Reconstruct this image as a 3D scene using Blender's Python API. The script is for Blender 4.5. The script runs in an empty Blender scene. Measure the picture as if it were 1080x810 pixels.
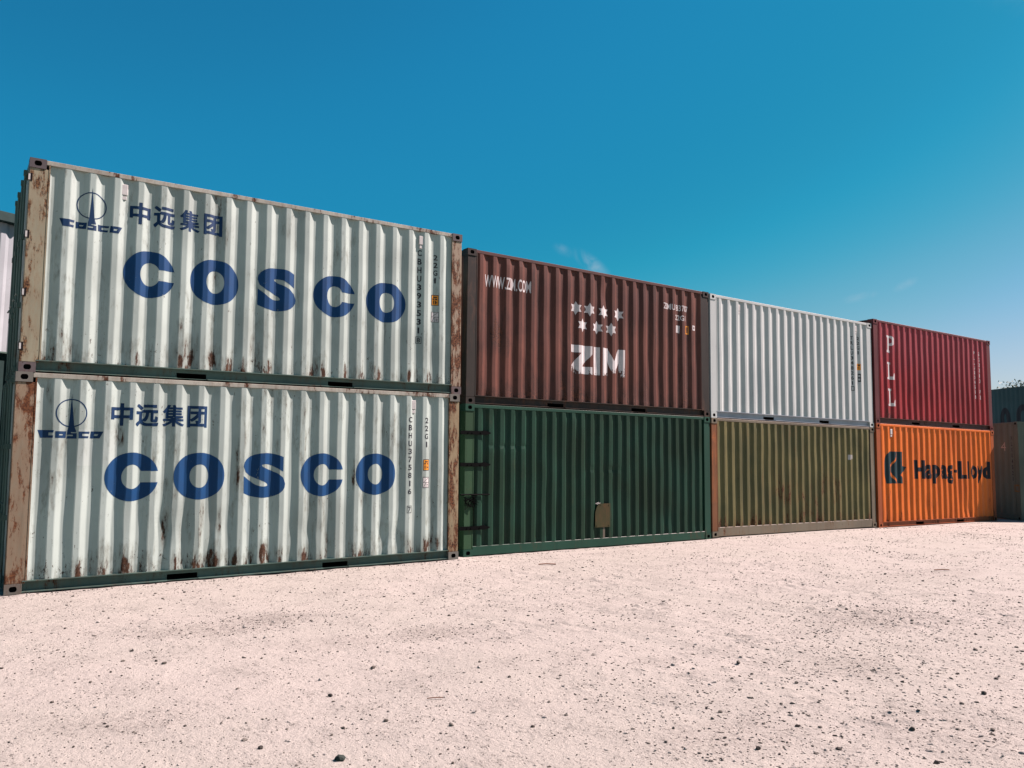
import bpy, bmesh, math, random
from mathutils import Vector, Matrix, noise as mnoise
from mathutils.geometry import tessellate_polygon
R = math.radians
random.seed(7)
scene = bpy.context.scene
COL = scene.collection

# ------------------------------------------------------------------ camera
YAW, PITCH, ROLL = R(34.5391), R(5.2135), R(0.6075)
CAM = Vector((0.0, -11.1916, 1.6245))
fw = Vector((math.sin(YAW)*math.cos(PITCH), math.cos(YAW)*math.cos(PITCH), math.sin(PITCH)))
r0 = Vector((math.cos(YAW), -math.sin(YAW), 0.0))
u0 = r0.cross(fw)
rt = r0*math.cos(ROLL) + u0*math.sin(ROLL)
up = -r0*math.sin(ROLL) + u0*math.cos(ROLL)
cd = bpy.data.cameras.new('camera')
cam = bpy.data.objects.new('camera', cd)
COL.objects.link(cam)
M3 = Matrix((rt, up, -fw)).transposed()
cam.matrix_world = Matrix.Translation(CAM) @ M3.to_4x4()
cd.sensor_width = 36.0
cd.lens = 863.73/1080*36.0
cd.clip_start = 0.1
cd.clip_end = 6000
scene.camera = cam

# ------------------------------------------------------------------ sky, sun, exposure
SUN_EL, SUN_AZ = R(45.0), R(71.6)          # azimuth measured from the wall's outward normal, to the right
sun_dir = Vector((math.sin(SUN_AZ)*math.cos(SUN_EL), -math.cos(SUN_AZ)*math.cos(SUN_EL), math.sin(SUN_EL)))
sd = bpy.data.lights.new('sun', 'SUN')
sd.energy = 5.0
sd.angle = R(0.5)
sd.color = (1.0, 0.745, 0.73)
sun = bpy.data.objects.new('sun', sd)
COL.objects.link(sun)
sun.rotation_euler = sun_dir.to_track_quat('Z', 'Y').to_euler()
sun.location = (20, -20, 30)

world = bpy.data.worlds.new('World')
scene.world = world
world.use_nodes = True
wn, wl = world.node_tree.nodes, world.node_tree.links
wn.clear()
sky = wn.new('ShaderNodeTexSky')
sky.sky_type = 'NISHITA'
sky.sun_disc = False
sky.sun_elevation = SUN_EL
sky.sun_rotation = math.atan2(sun_dir.x, sun_dir.y)
sky.altitude = 0
sky.air_density = 1.0
sky.dust_density = 0.6
sky.ozone_density = 1.0
bg = wn.new('ShaderNodeBackground')
bg.inputs['Strength'].default_value = 0.10
wo = wn.new('ShaderNodeOutputWorld')
EXPO = 1.75
# grade of the sky: deep teal overhead, pale towards the sun side of the horizon
sepc = wn.new('ShaderNodeSeparateColor'); comb = wn.new('ShaderNodeCombineColor')
wl.new(sky.outputs['Color'], sepc.inputs[0])
CUR = [[(0, 0), (.153, .0123), (.178, .0135), (.282, .021), (.317, .030), (.417, .140), (.632, .42), (1, .75)],
       [(0, 0), (.244, .198), (.277, .227), (.41, .292), (.468, .342), (.591, .434), (.809, .584), (1, .70)],
       [(0, 0), (.407, .402), (.465, .456), (.646, .503), (.675, .527), (.816, .617), (.893, .72), (1, .80)]]
sky_ch = []
for i in range(3):
    mu = wn.new('ShaderNodeMath'); mu.operation = 'MULTIPLY'; mu.inputs[1].default_value = .11487
    fc = wn.new('ShaderNodeFloatCurve')
    cv = fc.mapping.curves[0]
    for j, (px, py) in enumerate(CUR[i]):
        if j == 0: cv.points[0].location = (px, py)
        elif j == len(CUR[i])-1: cv.points[-1].location = (px, py)
        else: cv.points.new(px, py)
    fc.mapping.update()
    wl.new(sepc.outputs[i], mu.inputs[0]); wl.new(mu.outputs[0], fc.inputs['Value'])
    m2 = wn.new('ShaderNodeMath'); m2.operation = 'MULTIPLY'; m2.inputs[1].default_value = 10.0/2**EXPO
    wl.new(fc.outputs[0], m2.inputs[0]); wl.new(m2.outputs[0], comb.inputs[i])
# a few thin wisps of cloud, each at its own bearing and height
tc = wn.new('ShaderNodeTexCoord')
def wmath(op, a, b=0.0):
    m_ = wn.new('ShaderNodeMath'); m_.operation = op
    for i_, v_ in enumerate((a, b)):
        if isinstance(v_, (int, float)): m_.inputs[i_].default_value = v_
        else: wl.new(v_, m_.inputs[i_])
    return m_.outputs[0]
def wdot(vec):
    d_ = wn.new('ShaderNodeVectorMath'); d_.operation = 'DOT_PRODUCT'
    wl.new(tc.outputs['Generated'], d_.inputs[0]); d_.inputs[1].default_value = vec
    return d_.outputs['Value']
wno = wn.new('ShaderNodeTexNoise'); wno.inputs['Scale'].default_value = 34; wno.inputs['Detail'].default_value = 5; wno.inputs['Roughness'].default_value = .6; wno.inputs['Distortion'].default_value = .8
wl.new(tc.outputs['Generated'], wno.inputs['Vector'])
cl = None
for (az, el, tilt, la, lb, am) in ((40.1, 13.55, -38, .020, .0070, .40), (38.1, 14.5, -25, .010, .005, .22), (33.7, 12.75, 4, .035, .006, .16), (57.7, 10.6, 10, .014, .004, .26), (60.5, 11.2, 24, .010, .004, .15), (67.5, 28.5, -40, .09, .03, .10)):
    az, el = R(az), R(el)
    d0 = Vector((math.sin(az)*math.cos(el), math.cos(az)*math.cos(el), math.sin(el)))
    e1 = Vector((math.cos(az), -math.sin(az), 0)); e2 = e1.cross(d0)
    f1 = e1*math.cos(R(tilt))+e2*math.sin(R(tilt)); f2 = -e1*math.sin(R(tilt))+e2*math.cos(R(tilt))
    q1 = wmath('DIVIDE', wdot(f1), la); q2 = wmath('DIVIDE', wdot(f2), lb)
    rr_ = wmath('ADD', wmath('MULTIPLY', q1, q1), wmath('MULTIPLY', q2, q2))
    fall = wmath('MAXIMUM', wmath('SUBTRACT', 1.0, wmath('MULTIPLY', rr_, .35)), 0.0)
    fall = wmath('MULTIPLY', wmath('MULTIPLY', fall, fall), wmath('GREATER_THAN', wdot(d0), 0.0))
    nz = wmath('MAXIMUM', wmath('MULTIPLY', wmath('SUBTRACT', wno.outputs['Fac'], .34), 3.2), 0.0)
    one = wmath('MULTIPLY', wmath('MULTIPLY', fall, wmath('MINIMUM', nz, 1.0)), am)
    cl = one if cl is None else wmath('MAXIMUM', cl, one)
cmx = wn.new('ShaderNodeMix'); cmx.data_type = 'RGBA'
wl.new(cl, cmx.inputs['Factor']); wl.new(comb.outputs[0], cmx.inputs['A'])
cmx.inputs['B'].default_value = tuple(q*10.0/2**EXPO for q in (.55, .62, .72))+(1,)
wl.new(cmx.outputs['Result'], bg.inputs['Color'])
wl.new(bg.outputs['Background'], wo.inputs['Surface'])

vs = scene.view_settings
vs.view_transform = 'Standard'
vs.look = 'None'
vs.exposure = EXPO
vs.gamma = 1.0
vs.use_curve_mapping = False

# ------------------------------------------------------------------ node helpers
def new_mat(name):
    m = bpy.data.materials.new(name); m.use_nodes = True
    nt = m.node_tree; nt.nodes.clear()
    out = nt.nodes.new('ShaderNodeOutputMaterial')
    b = nt.nodes.new('ShaderNodeBsdfPrincipled')
    nt.links.new(b.outputs['BSDF'], out.inputs['Surface'])
    b.inputs['Specular IOR Level'].default_value = 0.14
    return m, nt, b, out

ALB = .62      # weathered paints scaled darker to cut bounced light and deepen the shade

class NT:
    def __init__(s, nt): s.nt = nt; s.n = nt.nodes; s.l = nt.links
    def lk(s, a, b): s.l.new(a, b)
    def val(s, sock, v):
        if isinstance(v, (int, float)): sock.default_value = v
        elif isinstance(v, tuple): sock.default_value = v if len(v) != 3 or sock.type != 'RGBA' else (*v, 1)
        else: s.lk(v, sock)
    def math(s, op, a, b=0.0, clamp=False):
        m = s.n.new('ShaderNodeMath'); m.operation = op; m.use_clamp = clamp
        s.val(m.inputs[0], a); s.val(m.inputs[1], b); return m.outputs[0]
    def mix(s, f, a, b, blend='MIX'):
        m = s.n.new('ShaderNodeMix'); m.data_type = 'RGBA'; m.blend_type = blend
        s.val(m.inputs['Factor'], f); s.val(m.inputs['A'], a); s.val(m.inputs['B'], b)
        return m.outputs['Result']
    def coords(s, off=(0, 0, 0)):
        t = s.n.new('ShaderNodeTexCoord'); mp = s.n.new('ShaderNodeMapping')
        mp.inputs['Location'].default_value = off
        s.lk(t.outputs['Object'], mp.inputs['Vector'])
        s.raw = t.outputs['Object']
        return mp.outputs['Vector']
    def scale(s, v, sc):
        mp = s.n.new('ShaderNodeMapping'); mp.inputs['Scale'].default_value = sc
        s.lk(v, mp.inputs['Vector']); return mp.outputs['Vector']
    def noise(s, v, sc, det=4.0, rough=0.6, dist=0.0):
        n = s.n.new('ShaderNodeTexNoise'); s.lk(v, n.inputs['Vector'])
        n.inputs['Scale'].default_value = sc; n.inputs['Detail'].default_value = det
        n.inputs['Roughness'].default_value = rough; n.inputs['Distortion'].default_value = dist
        return n.outputs['Fac']
    def ramp(s, f, a, b, smooth=True):
        m = s.n.new('ShaderNodeMapRange'); m.interpolation_type = 'SMOOTHSTEP' if smooth else 'LINEAR'
        s.val(m.inputs['Value'], f); m.inputs['From Min'].default_value = a; m.inputs['From Max'].default_value = b
        return m.outputs['Result']
    def sep(s, v):
        x = s.n.new('ShaderNodeSeparateXYZ'); s.lk(v, x.inputs[0]); return x.outputs
    def bump(s, h, strength, dist, bsdf, normal=None):
        b = s.n.new('ShaderNodeBump'); b.inputs['Strength'].default_value = strength
        b.inputs['Distance'].default_value = dist; s.lk(h, b.inputs['Height'])
        if normal is not None: s.lk(normal, b.inputs['Normal'])
        s.lk(b.outputs['Normal'], bsdf.inputs['Normal']); return b.outputs['Normal']

RUST1, RUST2 = (0.12, 0.05, 0.022), (0.035, 0.018, 0.011)

def paint(name, col, rust=0.3, dirt=0.4, bottom=0.5, fade=None, blobs=(), seed=0, rough=0.5, spots=0.5, H=2.59,
          rust_a=RUST1, rust_b=RUST2, pale=(), streak_dark=None, topfade=None, stain=None):
    """weathered steel paint: fading, run-off streaks, rust spots and rust creeping up from the bottom rail"""
    m, nt, b, out = new_mat(name)
    k = NT(nt)
    v = k.coords((seed*13.1, seed*7.7, seed*3.3))
    raw = k.raw
    x, y, z = k.sep(raw)
    c = (*col, 1)
    fd = fade or tuple(min(1, q*0.72) for q in col)
    big = k.noise(v, 0.9, 3, .55)
    colr = k.mix(k.ramp(big, .35, .7), c, (*fd, 1))
    if topfade:
        tf = k.ramp(k.math('ADD', k.math('DIVIDE', z, H), k.math('MULTIPLY', k.math('SUBTRACT', big, .5), .5)), .35, .9)
        colr = k.mix(k.math('MULTIPLY', tf, .8), colr, (*topfade, 1))
    # vertical run-off streaks
    vst = k.scale(v, (9, 9, .45))
    st = k.noise(vst, 1.0, 5, .65)
    stm = k.math('MULTIPLY', k.ramp(st, .5, .8), dirt)
    colr = k.mix(stm, colr, (*(streak_dark or tuple(q*.45 for q in col)), 1))
    fine = k.noise(v, 18, 5, .7)
    grime = k.math('MULTIPLY', k.ramp(fine, .52, .75), dirt*.55)
    colr = k.mix(grime, colr, tuple(q*.55+.01 for q in col)+(1,))
    for (px, pz, wx, wz, cc, am) in pale:       # rectangles of a different paint (touched-up patches)
        ax = k.math('LESS_THAN', k.math('ABSOLUTE', k.math('SUBTRACT', x, px)), wx)
        az = k.math('LESS_THAN', k.math('ABSOLUTE', k.math('SUBTRACT', z, pz)), wz)
        colr = k.mix(k.math('MULTIPLY', k.math('MULTIPLY', ax, az), am), colr, (*cc, 1))
    # rust
    vr = k.scale(v, (1, 1, .28))
    n1 = k.noise(vr, 14, 6, .72)
    n2 = k.noise(vr, 2.2, 3, .6)
    low = k.math('MULTIPLY', k.ramp(z, .62, .12), bottom)          # creeping up from the bottom
    base = k.math('ADD', k.math('ADD', k.math('MULTIPLY', n1, .62), k.math('MULTIPLY', n2, .45)), k.math('MULTIPLY', low, .14))
    for (px, pz, rx, rz, am) in blobs:
        dx = k.math('DIVIDE', k.math('SUBTRACT', x, px), rx)
        dz = k.math('DIVIDE', k.math('SUBTRACT', z, pz), rz)
        d = k.math('ADD', k.math('MULTIPLY', dx, dx), k.math('MULTIPLY', dz, dz))
        base = k.math('ADD', base, k.math('MULTIPLY', k.ramp(d, 1.3, 0.1), am))
    t = .725 - rust*.20
    rm = k.ramp(base, t, t+.07)
    rcol = k.mix(k.ramp(k.noise(v, 40, 3, .6), .35, .65), (*rust_a, 1), (*rust_b, 1))
    halo = k.math('MULTIPLY', k.ramp(base, t-.10, t+.01), .38 if stain else .45)
    colr = k.mix(halo, colr, ((*stain, 1) if stain else tuple(a*.55+q*.45 for a, q in zip(rust_a, col))+(1,)))
    colr = k.mix(rm, colr, rcol)
    # small chips, scratches and pits with ragged edges
    cn = k.noise(k.scale(v, (1, 1, .42)), 26, 7, .78, .4)
    gate = k.ramp(k.noise(v, 2.7, 3, .6), .42, .64)
    chip = k.math('MULTIPLY', k.ramp(k.math('ADD', cn, k.math('ADD', k.math('MULTIPLY', gate, .10), k.math('MULTIPLY', low, .055))), .705, .730), min(1.0, spots*1.4))
    colr = k.mix(chip, colr, (*rust_b, 1))
    sn = k.noise(k.scale(v, (34, 34, .9)), 1.0, 6, .8, .25)
    scr = k.math('MULTIPLY', k.math('MULTIPLY', k.ramp(sn, .66, .72), gate), min(.85, spots))
    colr = k.mix(scr, colr, tuple(q*.6+p_*.25 for q, p_ in zip(rust_a, col))+(1,))
    colr = k.mix(1.0, colr, (ALB, ALB, ALB, 1), 'MULTIPLY')
    k.lk(colr, b.inputs['Base Color'])
    k.lk(k.math('ADD', k.math('MULTIPLY', rm, .35), k.math('ADD', rough-.08, k.math('MULTIPLY', fine, .16))), b.inputs['Roughness'])
    h = k.math('ADD', k.math('MULTIPLY', fine, .25), k.math('MULTIPLY', rm, -.6))
    k.bump(h, .35, .004, b)
    return m

def plain(name, col, rough=.6, var=.35, sc=9.0):
    m, nt, b, out = new_mat(name); k = NT(nt); v = k.coords()
    n = k.noise(v, sc, 5, .65)
    k.lk(k.mix(k.math('MULTIPLY', k.ramp(n, .35, .7), var), (*col, 1), tuple(q*.45 for q in col)+(1,)), b.inputs['Base Color'])
    b.inputs['Roughness'].default_value = rough
    k.bump(n, .2, .004, b)
    return m

def marking(name, col, wear=.3, sc=14.0, zworn=None, seed=0.0):
    """stencilled paint with flaked-off bits"""
    m, nt, b, out = new_mat(name); k = NT(nt); v = k.coords((seed, seed*2, seed*.7))
    x, y, z = k.sep(k.raw)
    n = k.noise(k.scale(v, (1, 1, .5)), sc, 6, .75)
    g = k.noise(v, 2.3, 3, .6)
    f = k.math('ADD', k.math('MULTIPLY', n, .6), k.math('MULTIPLY', g, .4))
    if zworn:
        f = k.math('ADD', f, k.math('MULTIPLY', k.ramp(z, zworn[0], zworn[1]), zworn[2]))
    t = .70 - wear*.22
    msk = k.ramp(f, t, t+.05)
    big = k.noise(v, 5, 3, .6)
    k.lk(k.mix(k.math('MULTIPLY', k.ramp(big, .4, .7), .4), (*col, 1), tuple(q*.65+.004 for q in col)+(1,)), b.inputs['Base Color'])
    b.inputs['Roughness'].default_value = .6
    tr = nt.nodes.new('ShaderNodeBsdfTransparent'); mx = nt.nodes.new('ShaderNodeMixShader')
    k.lk(msk, mx.inputs[0]); k.lk(b.outputs[0], mx.inputs[1]); k.lk(tr.outputs[0], mx.inputs[2])
    k.lk(mx.outputs[0], out.inputs['Surface'])
    return m

# ------------------------------------------------------------------ mesh helpers
def link_mesh(name, bm, mats, parent=None):
    me = bpy.data.meshes.new(name)
    bm.normal_update()
    bm.to_mesh(me); bm.free()
    o = bpy.data.objects.new(name, me); COL.objects.link(o)
    for m in (mats if isinstance(mats, (list, tuple)) else [mats]): me.materials.append(m)
    if parent: o.parent = parent
    return o

def box(bm, x0, x1, y0, y1, z0, z1, mi=0, bev=0.0):
    vs = [bm.verts.new((x, y, z)) for x in (x0, x1) for y in (y0, y1) for z in (z0, z1)]
    q = [(0, 1, 3, 2), (4, 6, 7, 5), (0, 4, 5, 1), (2, 3, 7, 6), (0, 2, 6, 4), (1, 5, 7, 3)]
    fs = []
    for f in q:
        fc = bm.faces.new([vs[i] for i in f]); fc.material_index = mi; fs.append(fc)
    if bev > 0:
        es = list({e for f in fs for e in f.edges})
        r = bmesh.ops.bevel(bm, geom=es, offset=bev, segments=1, affect='EDGES', profile=.5)
        for f in r['faces']: f.material_index = mi
    return fs

def tube(bm, p, q, r, seg=8, mi=0):
    p, q = Vector(p), Vector(q); d = (q-p).normalized()
    a = d.orthogonal().normalized(); b2 = d.cross(a)
    r1 = [bm.verts.new(p+(a*math.cos(2*math.pi*i/seg)+b2*math.sin(2*math.pi*i/seg))*r) for i in range(seg)]
    r2 = [bm.verts.new(q+(a*math.cos(2*math.pi*i/seg)+b2*math.sin(2*math.pi*i/seg))*r) for i in range(seg)]
    for i in range(seg):
        bm.faces.new((r1[i], r1[(i+1) % seg], r2[(i+1) % seg], r2[i])).material_index = mi
    bm.faces.new(r1[::-1]).material_index = mi; bm.faces.new(r2).material_index = mi

def new_empty(name, loc, rz=0.0, ry=0.0):
    o = bpy.data.objects.new(name, None); COL.objects.link(o)
    o.empty_display_size = .3
    o.location = loc; o.rotation_euler = (0, ry, rz)
    return o

def tag(o, label, cat, group=None, kind=None):
    if label: o['label'] = label
    if cat: o['category'] = cat
    if group: o['group'] = group
    if kind: o['kind'] = kind
    return o

# ------------------------------------------------------------------ shared materials
M_black = plain('soot black steel', (.0022, .003, .003), .7)
M_black.node_tree.nodes['Principled BSDF'].inputs['Specular IOR Level'].default_value = .03
M_hole = plain('shadowed steel pocket', (.005, .005, .005), .9)
M_blue = marking('blue stencil paint', (.0022, .034, .098), .42, sc=30)
M_navy = marking('dark navy stencil paint', (.002, .022, .062), .14, seed=3)
M_idblk = marking('black code paint', (.012, .015, .02), .22, sc=30)
M_white = marking('worn white stencil paint', (.36, .37, .36), .28, sc=22, zworn=(.95, .66, .16), seed=5)
M_whitec = marking('white stencil paint', (.36, .37, .36), .12, sc=26, seed=8)
M_hl = marking('blue black stencil paint', (.006, .010, .014), .42, sc=24, seed=2)
M_orl = plain('orange warning label', (.45, .19, .02), .5)
M_whl = plain('white approval label', (.38, .40, .38), .5)
M_grayv = plain('pale ventilator plastic', (.36, .38, .36), .5)

# ------------------------------------------------------------------ container
L, W = 6.058, 2.438

class Side:
    """front wall of a container: corrugation profile + dents, used by the panel and by everything painted on it"""
    def __init__(s, x0, x1, z0, z1, phase, pitch, wo, ws, wi, depth, y0, dents=(), amp=.004, seed=0):
        s.x0, s.x1, s.z0, s.z1 = x0, x1, z0, z1
        s.dents, s.amp, s.seed = dents, amp, seed
        c = .006
        pr = []
        k0 = int(math.floor((x0-phase)/pitch))-1
        for k in range(k0, k0+80):
            a = phase + k*pitch           # centre of the slope that faces right (outer -> inner)
            b = a - ws/2 - wo             # outer flat starts here
            pr += [(b-c, y0+depth*c/ws), (b+c, y0), (a-ws/2-c, y0), (a-ws/2+c, y0+depth*c/ws),
                   (a+ws/2-c, y0+depth*(1-c/ws)), (a+ws/2+c, y0+depth), (a+ws/2+wi-c, y0+depth), (a+ws/2+wi+c, y0+depth*(1-c/ws))]
        pr.sort()
        s.pr = pr
        s.xs = [x0] + [p[0] for p in pr if x0+.004 < p[0] < x1-.004] + [x1]
        n = 44
        s.zs = [z0+(z1-z0)*i/n for i in range(n+1)]
    def prof(s, x):
        import bisect
        i = bisect.bisect([p[0] for p in s.pr], x)
        (xa, ya), (xb, yb) = s.pr[i-1], s.pr[i]
        t = (x-xa)/(xb-xa) if xb > xa else 0
        return ya+(yb-ya)*t
    def bulge(s, x, z):
        e = min(1, (z-s.z0)/.12, (s.z1-z)/.12, (x-s.x0)/.12, (s.x1-x)/.12)
        e = max(0, e)
        v = s.amp*mnoise.noise(Vector((x*1.3+s.seed*11, z*1.1, s.seed*5.0)))
        v += s.amp*.5*mnoise.noise(Vector((x*4.1+s.seed*3, z*1.6, 9+s.seed)))
        for (cx, cz, rx, rz, a) in s.dents:
            d = ((x-cx)/rx)**2 + ((z-cz)/rz)**2
            if d < 6: v += a*math.exp(-d*1.5)
        return v*e
    def sway(s, x, z):
        """ribs pushed sideways a little where the wall is dented"""
        v = .0055*mnoise.noise(Vector((x*2.2+40+s.seed, z*1.9, s.seed)))
        for (cx, cz, rx, rz, a) in s.dents:
            d = ((x-cx)/rx)**2 + ((z-cz)/rz)**2
            if d < 6: v += .75*a*math.exp(-d*1.5)*math.sin(x*31+z*5)
        e = max(0, min(1, (z-s.z0)/.1, (s.z1-z)/.1, (x-s.x0)/.1, (s.x1-x)/.1))
        return v*e
    def pt(s, x, z, off=0.0):
        return Vector((x+s.sway(x, z), s.prof(x)+s.bulge(x, z)-off, z))
    def panel_bm(s):
        bm = bmesh.new()
        g = [[bm.verts.new(s.pt(x, z)) for z in s.zs] for x in s.xs]
        for i in range(len(s.xs)-1):
            for j in range(len(s.zs)-1):
                bm.faces.new((g[i][j], g[i+1][j], g[i+1][j+1], g[i][j+1]))
        return bm
    def paint_bm(s, bm2d, off=.0016):
        """cut a flat (x,z) outline along the folds and lay it on the wall"""
        bm = bm2d
        bmesh.ops.triangulate(bm, faces=bm.faces[:])
        xs = [v.co.x for v in bm.verts]; zs = [v.co.z for v in bm.verts]
        xa, xb, za, zb = min(xs), max(xs), min(zs), max(zs)
        for x in s.xs:
            if xa+1e-4 < x < xb-1e-4:
                bmesh.ops.bisect_plane(bm, geom=bm.verts[:]+bm.edges[:]+bm.faces[:], dist=1e-6, plane_co=(x, 0, 0), plane_no=(1, 0, 0))
        for z in s.zs:
            if za+1e-4 < z < zb-1e-4:
                bmesh.ops.bisect_plane(bm, geom=bm.verts[:]+bm.edges[:]+bm.faces[:], dist=1e-6, plane_co=(0, 0, z), plane_no=(0, 0, 1))
        for v in bm.verts:
            v.co = s.pt(v.co.x, v.co.z, off)
        for f in bm.faces:
            f.normal_update()
            if f.normal.y > 0: f.normal_flip()
        return bm

def poly_bm(polys, bm=None):
    """polys: list of [outer, hole, hole...] rings of (x, z)"""
    bm = bm or bmesh.new()
    for rings in polys:
        if isinstance(rings[0][0], (int, float)): rings = [rings]
        vl = [[Vector((p[0], p[1], 0)) for p in r] for r in rings]
        flat = [p for r in vl for p in r]
        vs = [bm.verts.new((p.x, 0, p.y)) for p in flat]
        for t in tessellate_polygon(vl):
            try: bm.faces.new([vs[i] for i in t])
            except ValueError: pass
    return bm

def ell(cx, cz, rx, rz, n=48, e=2.0, a0=0, a1=2*math.pi, close=False):
    o = []
    for i in range(n+(1 if close else 0)):
        t = a0+(a1-a0)*i/n
        c, s_ = math.cos(t), math.sin(t)
        o.append((cx+rx*math.copysign(abs(c)**(2/e), c), cz+rz*math.copysign(abs(s_)**(2/e), s_)))
    return o

_txt = {}
def text_bm(body, x0, x1, z0, z1, offset=0.0, shear=0.0, spacing=1.0, keep=None):
    key = (body, offset, shear, spacing)
    if key not in _txt:
        cu = bpy.data.curves.new('lettering_source', 'FONT')
        cu.body = body; cu.offset = offset; cu.shear = shear; cu.space_character = spacing
        cu.resolution_u = 6
        to = bpy.data.objects.new('lettering_source', cu); COL.objects.link(to)
        dg = bpy.context.evaluated_depsgraph_get()
        me = bpy.data.meshes.new_from_object(to.evaluated_get(dg))
        _txt[key] = ([tuple(v.co) for v in me.vertices], [tuple(p.vertices) for p in me.polygons])
        bpy.data.objects.remove(to); bpy.data.curves.remove(cu); bpy.data.meshes.remove(me)
    vs, fs = _txt[key]
    xa, xb = min(v[0] for v in vs), max(v[0] for v in vs)
    ya, yb = min(v[1] for v in vs), max(v[1] for v in vs)
    if keep: ya, yb = keep            # own reference heights (baseline, cap height)
    bm = bmesh.new()
    nv = [bm.verts.new((x0+(v[0]-xa)/(xb-xa)*(x1-x0), 0, z0+(v[1]-ya)/(yb-ya)*(z1-z0))) for v in vs]
    for f in fs:
        try: bm.faces.new([nv[i] for i in f])
        except ValueError: pass
    return bm

def join(bms):
    out = bmesh.new()
    for b in bms:
        me = bpy.data.meshes.new('tmp'); b.to_mesh(me); b.free()
        out.from_mesh(me); bpy.data.meshes.remove(me)
    return out

def column_text(s, x, w, z0, z1, offset=.02):
    """letters one under another"""
    n = len(s); step = (z0-z1)/max(1, n-1); h = step*.70
    return join([text_bm(ch, x-(w/2 if ch not in '1I' else w/5), x+(w/2 if ch not in '1I' else w/5), z0-i*step-h/2, z0-i*step+h/2, offset) for i, ch in enumerate(s) if ch != ' '])

def casting_bm(sx, sy, H, zc, yfront):
    """corner casting with an open oval in the face; sx: 0 left / 1 right, zc 0 bottom / 1 top"""
    bm = bmesh.new()
    lx, lz, ly = .178, .118, .162
    xa = -.004 if sx == 0 else L+.004-lx
    xb = xa+lx
    za = 0.0 if zc == 0 else H-lz
    zb = za+lz
    if sy == 0: ya, yb, yf, yd = -.006, ly-.006, -.006, 1
    else: ya, yb, yf, yd = W-ly+.006, W+.006, W+.006, -1
    cx, cz = (xa+xb)/2, (za+zb)/2
    # oval hole in the long face
    N = 20
    inner = []
    for i in range(N):
        t = 2*math.pi*i/N
        c, s_ = math.cos(t), math.sin(t)
        inner.append((cx+.0145*(1 if c > 0 else -1)+.0255*c, cz+.0255*s_*1.25))
    outer = [(xa, za), (xb, za), (xb, zb), (xa, zb)]
    vl = [[Vector((p[0], p[1], 0)) for p in outer], [Vector((p[0], p[1], 0)) for p in inner]]
    fo = [bm.verts.new((p[0], yf, p[1])) for p in outer]
    fi = [bm.verts.new((p[0], yf, p[1])) for p in inner]
    allv = fo+fi
    for t in tessellate_polygon(vl): bm.faces.new([allv[i] for i in t])
    ri = [bm.verts.new((p[0], yf+yd*.05, p[1])) for p in inner]
    for i in range(N):
        f = bm.faces.new((fi[i], fi[(i+1) % N], ri[(i+1) % N], ri[i])); f.material_index = 1
    bm.faces.new(ri).material_index = 1
    bo = [bm.verts.new((p[0], yb if sy == 0 else ya, p[1])) for p in outer]
    for i in range(4):
        bm.faces.new((fo[i], fo[(i+1) % 4], bo[(i+1) % 4], bo[i]))
    bm.faces.new(bo)
    bmesh.ops.recalc_face_normals(bm, faces=bm.faces[:])
    return bm

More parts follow.
